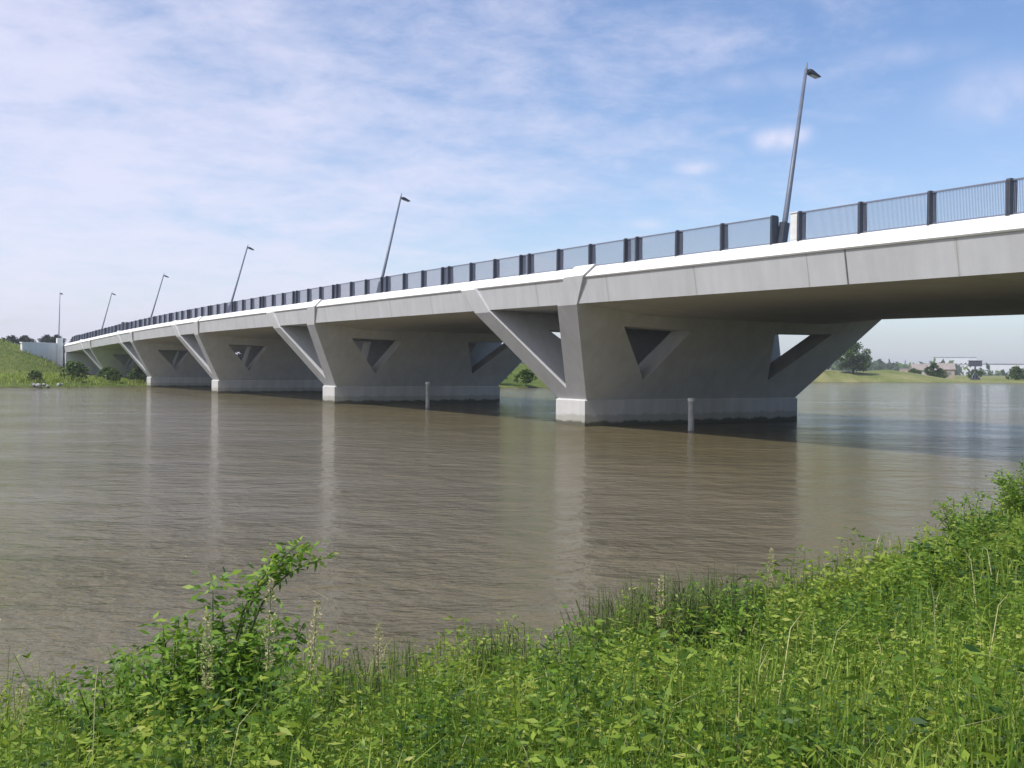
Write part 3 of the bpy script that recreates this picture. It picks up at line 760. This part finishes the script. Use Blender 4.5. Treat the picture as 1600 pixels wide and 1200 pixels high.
# low shrub further left and the tall leafy shrub at the right edge
sh = []
for i in range(30):
    a = rnd.uniform(0, 6.283); sp = rnd.uniform(0.05, 0.62)
    sh.append(((rnd.uniform(-.1, .1), rnd.uniform(-.1, .1), 0), (sp * math.cos(a), sp * math.sin(a), rnd.uniform(0.45, 0.88)), (0.05 * math.cos(a), 0.05 * math.sin(a), 0.04)))
shrub('leafy_bush', (-2.75, 6.9, hz1(-2.75, 6.9)), sh, 'low leafy bush at the water edge left of the willow sapling', 'bush', M_WILLOW, 0.06, 170, 12)
def rbush(x, y, n, spr, h0, h1, lab, seed, ls=0.09, m=None):
    s_ = []; q = random.Random(seed)
    for i in range(n):
        a = q.uniform(0, 6.283); sp = q.uniform(0.1, spr)
        s_.append(((q.uniform(-.3, .3), q.uniform(-.3, .3), 0), (sp * math.cos(a), sp * math.sin(a), q.uniform(h0, h1) * (1 - 0.35 * sp / spr)), (0.1 * math.cos(a), 0.1 * math.sin(a), 0.1)))
    shrub('leafy_bush', (x, y, hz1(x, y)), s_, lab, 'bush', m or M_WILLOW, ls, 95, seed)
rbush(10.7, 20.4, 44, 1.1, 0.8, 1.5, 'tall green bush at the right edge of the picture, farthest down the near bank', 21)
rbush(8.3, 17.6, 34, 0.9, 0.6, 1.05, 'green bush on the near bank left of and before the tall right-edge bush', 22, 0.075)
rbush(2.3, 10.4, 30, 0.7, 0.5, 0.95, 'bright green bush just inland of the dark reed clump', 23, 0.06)
rbush(0.55, 8.1, 24, 0.45, 0.45, 0.85, 'yellow-green bush low in the picture left of the dark reeds', 24, 0.055)

# pale seed-heads
def plume(x, y, h, lean, lab, seed):
    r_ = np.random.default_rng(seed); root = empty('grass_plume', (x, y, hz1(x, y)), rnd.uniform(0, 6)); tag(root, lab, 'grass plume', 'pale grass plumes rising from the near bank')
    mb = MB(); pts = shoot(mb, (0, 0, 0), (lean, 0, h), (0.02, 0, 0), 8, 0.004, 0.002); mb.build('stalk', M_STEM, root)
    n = 420; k = r_.random(n); a = r_.uniform(0, 6.283, n); rad = 0.030 * np.clip(np.sin(np.pi * np.clip(k, 0.04, 0.99)), 0, 1) ** 0.8 * r_.random(n) ** .5 + 0.004
    zz = h * 0.62 + k * h * 0.42; pos = np.stack([lean * zz / h + rad * np.cos(a), rad * np.sin(a), zz - rad * 0.5], 1)
    d = np.stack([np.cos(a) * .5, np.sin(a) * .5, 1 + 0 * a], 1)
    quads_mesh('seed_head', leaves(pos, 0.020 * (0.6 + .8 * r_.random(n)), r_, dirs=d, aspect=.35), r_.random(n), M_STRAW, root)
for i, (X, Y, h, ln_, lab) in enumerate([(-1.66, 5.45, 1.05, 0.16, 'pale grass plume below the willow sapling, left of its neighbours'),
        (-1.36, 5.5, 1.22, -0.10, 'tallest pale grass plume below the willow sapling'),
        (-1.16, 5.4, 1.08, 0.13, 'pale grass plume below the willow sapling, right of its neighbours'),
        (1.22, 8.3, 1.0, 0.05, 'pale grass plume in front of the dark reed clump'),
        (2.85, 11.0, 1.05, -0.05, 'pale grass plume on the bank right of the reed clumps'),
        (-0.90, 7.2, 0.85, 0.06, 'slim pale grass plume between the willow sapling and the picture centre'),
        (-2.95, 5.9, 0.70, -0.04, 'short pale grass plume at the left edge of the near bank')]):
    plume(X, Y, h, ln_, lab, 50 + i)

# trees: trunk, limbs, crown of leaf clumps
def make_tree(name, h, spread, m, seed, ls=0.55, n_cl=46, per=60, low=0.22, squash=0.8):
    r_ = np.random.default_rng(seed); root = empty(name)
    mb = MB(); mb.tube([(0, 0, -0.5), (0.05 * h / 8, 0, h * 0.25), (0, 0.03 * h, h * 0.55), (0, 0, h * 0.85)], [h * .035, h * .027, h * .017, h * .006], 9)
    cl = []
    for i in range(n_cl):
        k = r_.random(); z = h * (low + (0.94 - low) * k); rr = spread * math.sin(math.pi * min(max((k * 0.86 + 0.14), 0), 1)) ** 0.6 * math.sqrt(r_.random())
        a = r_.uniform(0, 6.283); cl.append((rr * math.cos(a), rr * math.sin(a), z))
        if i % 4 == 0: mb.tube([(0, 0, z * 0.6), (rr * .5 * math.cos(a), rr * .5 * math.sin(a), z * 0.85), (rr * .9 * math.cos(a), rr * .9 * math.sin(a), z)], [h * .010, h * .006, h * .003], 5)
    mb.build('trunk', M_BARK, root)
    cl = np.array(cl); c = np.repeat(cl, per, 0); off = r_.normal(size=c.shape); off = unit(off) * (r_.random((len(c), 1)) ** .45) * spread * 0.27 * np.array([1, 1, squash])
    pos = c + off; cv = np.repeat(r_.normal(size=n_cl) * 0.16, per)
    quads_mesh('crown', leaves(pos, ls * (0.6 + .8 * r_.random(len(pos))), r_, aspect=.7), 0.5 + cv + 0.12 * r_.normal(size=len(pos)), m, root)
    return root
def put(o_, x, y, sc, rz, lab, cat, group, z=None):
    o_.location = (x, y, (hz1(x, y) if z is None else z) - 0.05); o_.scale = (sc, sc, sc * rnd.uniform(.92, 1.08)); o_.rotation_euler = (0, 0, rz); tag(o_, lab, cat, group); return o_
tA = make_tree('deciduous_tree', 10.5, 5.8, M_TREE, 31, ls=0.6, n_cl=70, per=80, low=0.18)
put(tA, 121, 352, 1.0, 0.3, 'large round green tree on the far bank right of the nearest pier', 'tree', None)
tB = make_tree('deciduous_tree', 7.0, 3.4, M_TREE, 32, ls=0.5, n_cl=46, per=70, low=0.12)
put(tB, 109, 350, 1.0, 1.0, 'smaller green tree half hidden by the pier beside the large round tree', 'tree', None)
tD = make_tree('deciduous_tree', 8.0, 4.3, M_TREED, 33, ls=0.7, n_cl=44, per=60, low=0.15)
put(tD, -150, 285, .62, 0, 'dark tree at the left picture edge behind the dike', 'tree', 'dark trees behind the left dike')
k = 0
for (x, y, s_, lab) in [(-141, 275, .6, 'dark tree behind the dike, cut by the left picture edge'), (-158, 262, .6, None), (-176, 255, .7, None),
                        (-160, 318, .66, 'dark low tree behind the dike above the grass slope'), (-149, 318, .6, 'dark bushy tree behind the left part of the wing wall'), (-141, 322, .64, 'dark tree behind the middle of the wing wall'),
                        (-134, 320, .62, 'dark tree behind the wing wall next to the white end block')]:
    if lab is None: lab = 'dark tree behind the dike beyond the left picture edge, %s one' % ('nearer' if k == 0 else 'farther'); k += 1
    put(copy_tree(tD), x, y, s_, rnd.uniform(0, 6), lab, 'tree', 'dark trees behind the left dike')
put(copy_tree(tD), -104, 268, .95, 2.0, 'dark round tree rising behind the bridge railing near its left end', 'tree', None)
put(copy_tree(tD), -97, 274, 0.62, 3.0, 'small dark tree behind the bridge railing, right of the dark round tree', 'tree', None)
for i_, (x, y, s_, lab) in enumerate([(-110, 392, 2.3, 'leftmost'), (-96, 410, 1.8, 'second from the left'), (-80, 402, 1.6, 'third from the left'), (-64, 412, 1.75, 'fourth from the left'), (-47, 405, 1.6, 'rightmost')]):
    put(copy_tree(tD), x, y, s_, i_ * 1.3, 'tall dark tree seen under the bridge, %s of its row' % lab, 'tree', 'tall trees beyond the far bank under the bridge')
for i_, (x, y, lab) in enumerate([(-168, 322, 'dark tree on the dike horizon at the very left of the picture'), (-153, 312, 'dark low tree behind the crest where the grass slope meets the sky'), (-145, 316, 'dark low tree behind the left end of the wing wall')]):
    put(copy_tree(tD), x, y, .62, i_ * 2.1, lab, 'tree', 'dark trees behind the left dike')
# shrubs along the left shore
tS = make_tree('shore_bush', 2.6, 1.7, M_TREE, 41, ls=0.32, n_cl=26, per=40, low=0.05)
put(tS, -67.5, 152, 1.15, 0, 'dark green bush on the left shore below the abutment', 'bush', 'bushes along the left shore')
for (x, y, s_, lab) in [(-70.8, 147, 0.75, 'green bush on the left shore beside pale stones'), (-63.5, 158, 0.85, 'bush on the left shore before the leftmost pier'),
                        (-61.5, 163, 0.95, 'low bush beside the foot of the second last pier'), (-66.5, 163, 0.9, 'bush between the two last piers on the left shore'), (-75.5, 143, 0.55, 'small bush on the left shore near the picture edge'),
                        (-72.5, 166, 1.1, 'bush on the slope below the wing wall'), (-62.5, 156.4, 0.5, 'smallest bush at the waterline below the last piers')]:
    put(copy_tree(tS), x, y, s_, rnd.uniform(0, 6), lab, 'bush', 'bushes along the left shore')
for i_, (x, y, s_, lab) in enumerate([(-9, 176, 1.3, 'leftmost of the bushes seen through the gap behind the near strut'), (-3, 177, 1.5, 'second bush from the left in the gap behind the near strut'), (2.5, 177.5, 1.2, 'middle bush in the gap behind the near strut'),
                        (8, 181, 1.5, 'second bush from the right in the gap behind the near strut'), (13, 184, 1.3, 'rightmost of the bushes seen through the gap behind the near strut')]):
    put(copy_tree(tS), x, y, s_, i_ * 1.9, lab, 'bush', 'bushes on the far bank under the bridge')
# ragged reeds along the left shore
Xs = np.concatenate([rng.uniform(-110, -56, 9000), rng.uniform(60, 190, 5000)]); Ys = np.concatenate([rng.uniform(120, 178, 9000), rng.uniform(230, 352, 5000)])
kk = sdist(Xs, Ys); k = (kk > 0) & (kk < 7)
xe = rng.uniform(-125, -66, 26000); ye = rng.uniform(135, 212, 26000); te = (xe - B0.x) * U.x + (ye - B0.y) * U.y; ve = (xe - B0.x) * NV.x + (ye - B0.y) * NV.y
ke = (sdist(xe, ye) > 4) & (ve < -6) & (rng.random(26000) < 0.55 + 0.4 * vnoise(xe, ye, 0.25, 3)); Xs = np.concatenate([Xs[k], xe[ke]]); Ys = np.concatenate([Ys[k], ye[ke]])
P = np.stack([Xs, Ys, height(Xs, Ys)], 1)
q, v = blades(0, 0, 0, 0.2, 0.8, 0.05, 0, 0, pts=P, bend=0.5)
tag(quads_mesh('shore_grass', q, v + 0.15, M_GRASS), 'rough grass fringing the far shores at the waterline', 'grass', kind='stuff')

# pale stones on the left shore
def rock(x, y, s_, seed, lab):
    bm = bmesh.new(); bmesh.ops.create_icosphere(bm, subdivisions=3, radius=1); r_ = random.Random(seed)
    ax = [Vector((r_.uniform(-1, 1), r_.uniform(-1, 1), r_.uniform(-1, 1))).normalized() for _ in range(9)]; dd = [r_.uniform(.55, .85) for _ in ax]
    for v_ in bm.verts:
        for a, d in zip(ax, dd):
            e = v_.co.dot(a) - d
            if e > 0: v_.co -= a * e
        v_.co.z *= 0.9
    me = bpy.data.meshes.new('boulder'); bm.to_mesh(me); bm.free()
    o_ = link('boulder', me, M_ROCK); o_.scale = (s_, s_, s_); o_.location = (x, y, max(hz1(x, y), 0) + 0.15 * s_); o_.rotation_euler = (0, 0, r_.uniform(0, 6)); tag(o_, lab, 'boulder', 'pale stones on the left shore')
M_ROCK = mat('pale_stone', (0.42, 0.41, 0.37), 0.9, (0.28, 0.27, 0.24), 2, bump=0.5)
for i, (px_, dY, s_, lab) in enumerate([(52, 1.2, .75, 'leftmost pale stone of the shore group below the dike'), (60, .6, .9, 'largest pale stone below the dike, second from the left'), (68, 1.4, .6, 'pale stone below the dike in the middle of the group'),
                               (74, .4, .55, 'small pale stone at the waterline below the dike'), (92, .6, .8, 'pale stone standing apart on the shore below the abutment'), (97, 1.6, .5, 'small pale stone behind the stone standing apart')]):
    Y = 141.5 + (px_ - 50) * 0.07 + dY; rock((px_ - 800) / 1550 * Y, Y, s_ * .5, 70 + i, lab)

# ------------------------------------------------------------------ far bank on the right: buildings, mast
M_WALLC = [mat('plaster_cream', (0.50, 0.46, 0.41), 0.85, (0.44, 0.40, 0.36), 0.6), mat('plaster_white', (0.84, 0.85, 0.86), 0.85, (0.72, 0.73, 0.75), 0.1), mat('brick_pale', (0.45, 0.36, 0.30), 0.85, (0.38, 0.30, 0.25), 0.8)]
M_ROOF = mat('roof_grey', (0.20, 0.20, 0.22), 0.8, (0.26, 0.25, 0.26), 0.4); M_ROOFR = mat('roof_tile', (0.34, 0.29, 0.26), 0.85, (0.27, 0.23, 0.21), 1.0)
M_WIN = mat('window_glass', (0.16, 0.18, 0.22), 0.2, (0.22, 0.24, 0.28), 1, spec=0.6)
def building(x, y, wd, dp, h, rz, mi, gable, lab, cat='house', floors=2):
    root = empty('house' if cat == 'house' else 'block', (x, y, hz1(x, y) - 0.2), rz); tag(root, lab, cat)
    b = MB().box(-wd / 2, wd / 2, -dp / 2, dp / 2, 0, h); b.build('wall', M_WALLC[mi], root)
    r_ = MB()
    if gable:
        g = dp * 0.38; e = 0.4; k = 0
        r_.v += [(-wd / 2 - e, -dp / 2 - e, h - 0.1), (wd / 2 + e, -dp / 2 - e, h - 0.1), (wd / 2 + e, dp / 2 + e, h - 0.1), (-wd / 2 - e, dp / 2 + e, h - 0.1), (-wd / 2 - e, 0, h + g), (wd / 2 + e, 0, h + g)]
        r_.f += [(0, 1, 5, 4), (2, 3, 4, 5), (0, 4, 3), (1, 2, 5), (3, 2, 1, 0)]
    else: r_.box(-wd / 2 - .2, wd / 2 + .2, -dp / 2 - .2, dp / 2 + .2, h + 0.003, h + 0.5)
    r_.build('roof', M_ROOFR if gable else M_ROOF, root)
    nx = max(2, int(wd / 3.2)); 
    wds = []
    for f in range(floors):
        for i in range(nx):
            if len(wds) > 23: break
            cx = -wd / 2 + wd * (i + .5) / nx; cz = h * (f + .55) / floors
            wds.append(MB().box(cx - .6, cx + .6, -dp / 2 - .03, -dp / 2 + .1, cz - .65, cz + .65).build('window', M_WIN, root))
    return root
building(176, 425, 9, 7, 3.6, -0.2, 0, True, 'small cream house with tiled roof on the far bank', floors=1)
building(187, 430, 8, 7, 3.9, -0.3, 2, True, 'small brick house beside the cream house on the far bank', floors=1)
building(472, 985, 62, 18, 11.0, -0.35, 1, False, 'long pale warehouse in the distance left of the dark mast', 'building', 2)
building(540, 1075, 70, 22, 12.5, -0.35, 1, False, 'pale office block in the distance right of the dark mast', 'building', 3)
building(545, 1010, 34, 18, 17, -0.3, 0, False, 'cream block in the distance near the right picture edge', 'building', 3)
building(508, 1140, 44, 16, 20, -0.3, 1, False, 'tall pale block far off behind the warehouse', 'building', 4)
building(262, 640, 22, 12, 4.5, -0.3, 2, False, 'low brick shed in the distance above the grass bank', 'building', 1)
# braced mast carrying a wide dark board
mx_, my_ = 168, 360
root = empty('signal_mast', (mx_, my_, hz1(mx_, my_)), -0.35); tag(root, 'dark mast carrying a wide board above a braced base on the far bank', 'mast')
root.scale = (0.86, 0.86, 0.86)
MB().tube([(0, 0, 0), (0, 0, 7.6)], [0.35, 0.28], 10).build('pole', M_DARK, root)
b = MB()
for sx in (-1, 1):
    for sy in (-1, 1): b.tube([(sx * 1.6, sy * 1.2, 0), (0, 0, 3.6)], [0.22, 0.16], 6)
b.box(-1.9, 1.9, -1.3, 1.3, 0, 0.7); b.build('base', M_DARK, root)
b = MB().box(-2.6, 2.6, -0.25, 0.25, 5.6, 7.9); b.box(-2.9, 2.9, -0.4, 0.4, 7.9, 8.1); b.build('board', M_DARK, root)
b = MB()
for i in range(5): b.box(-2.3 + i * 1.1, -2.2 + i * 1.1, -0.32, -0.26, 5.7, 7.8)
b.build('board_ribs', M_RAIL, root)
put(copy_tree(tB), 158, 372, 0.85, 0.4, 'slim dark tree between the houses and the dark mast', 'tree', None)
# line of trees and hedges on the far right horizon
tH = make_tree('hedge_tree', 5.0, 4.2, M_TREE, 61, ls=0.7, n_cl=30, per=45, low=0.05)
put(tH, 189, 372, 0.9, 0, 'green bushy tree on the far bank right of the dark mast', 'tree', 'bushy trees on the far right bank')
for (x, y, s_, lab) in [(197, 376, 1.0, 'green bushy tree at the right picture edge on the far bank'), (205, 384, 1.05, 'bushy tree just beyond the right picture edge on the far bank'), (162, 400, .7, 'low bushy tree left of the dark mast'), (172, 398, .65, 'small bushy tree behind the dark mast'),
                        (183, 392, .7, 'low bushy tree between the mast and the greener trees')]:
    put(copy_tree(tH), x, y, s_, rnd.uniform(0, 6), lab, 'tree', 'bushy trees on the far right bank')
# far woods behind everything, along the horizon
n = 26000
ang = rng.uniform(R(-75), R(75), n); rad = rng.uniform(1050, 1250, n); X = rad * np.sin(ang); Y = rad * np.cos(ang)
Z = 1.5 + rng.random(n) ** .6 * (9 + 5 * np.sin(ang * 23) + 3 * np.sin(ang * 61 + 1))
k = ~inside(X, Y, RIVER)
q = leaves(np.stack([X, Y, Z], 1)[k], 7.0 * (0.6 + 0.8 * rng.random(k.sum())), rng, aspect=.8)
tag(quads_mesh('distant_woods', q, rng.random(k.sum()), M_TREE), 'low blue-green line of distant woods on the horizon', 'woods', kind='stuff')

# ------------------------------------------------------------------ air
hb = MB().box(-1500, 1500, -300, 1500, -5.0, 60.0)
hm = bpy.data.materials.new('air'); hm.use_nodes = True; t_ = hm.node_tree; t_.nodes.clear()
ho = t_.nodes.new('ShaderNodeOutputMaterial'); hv = t_.nodes.new('ShaderNodeVolumePrincipled'); t_.links.new(hv.outputs[0], ho.inputs['Volume'])
hv.inputs['Color'].default_value = (0.96, 0.975, 1.0, 1); hv.inputs['Density'].default_value = 0.0003; hv.inputs['Anisotropy'].default_value = 0.3
tag(hb.build('haze', hm), kind='stuff')
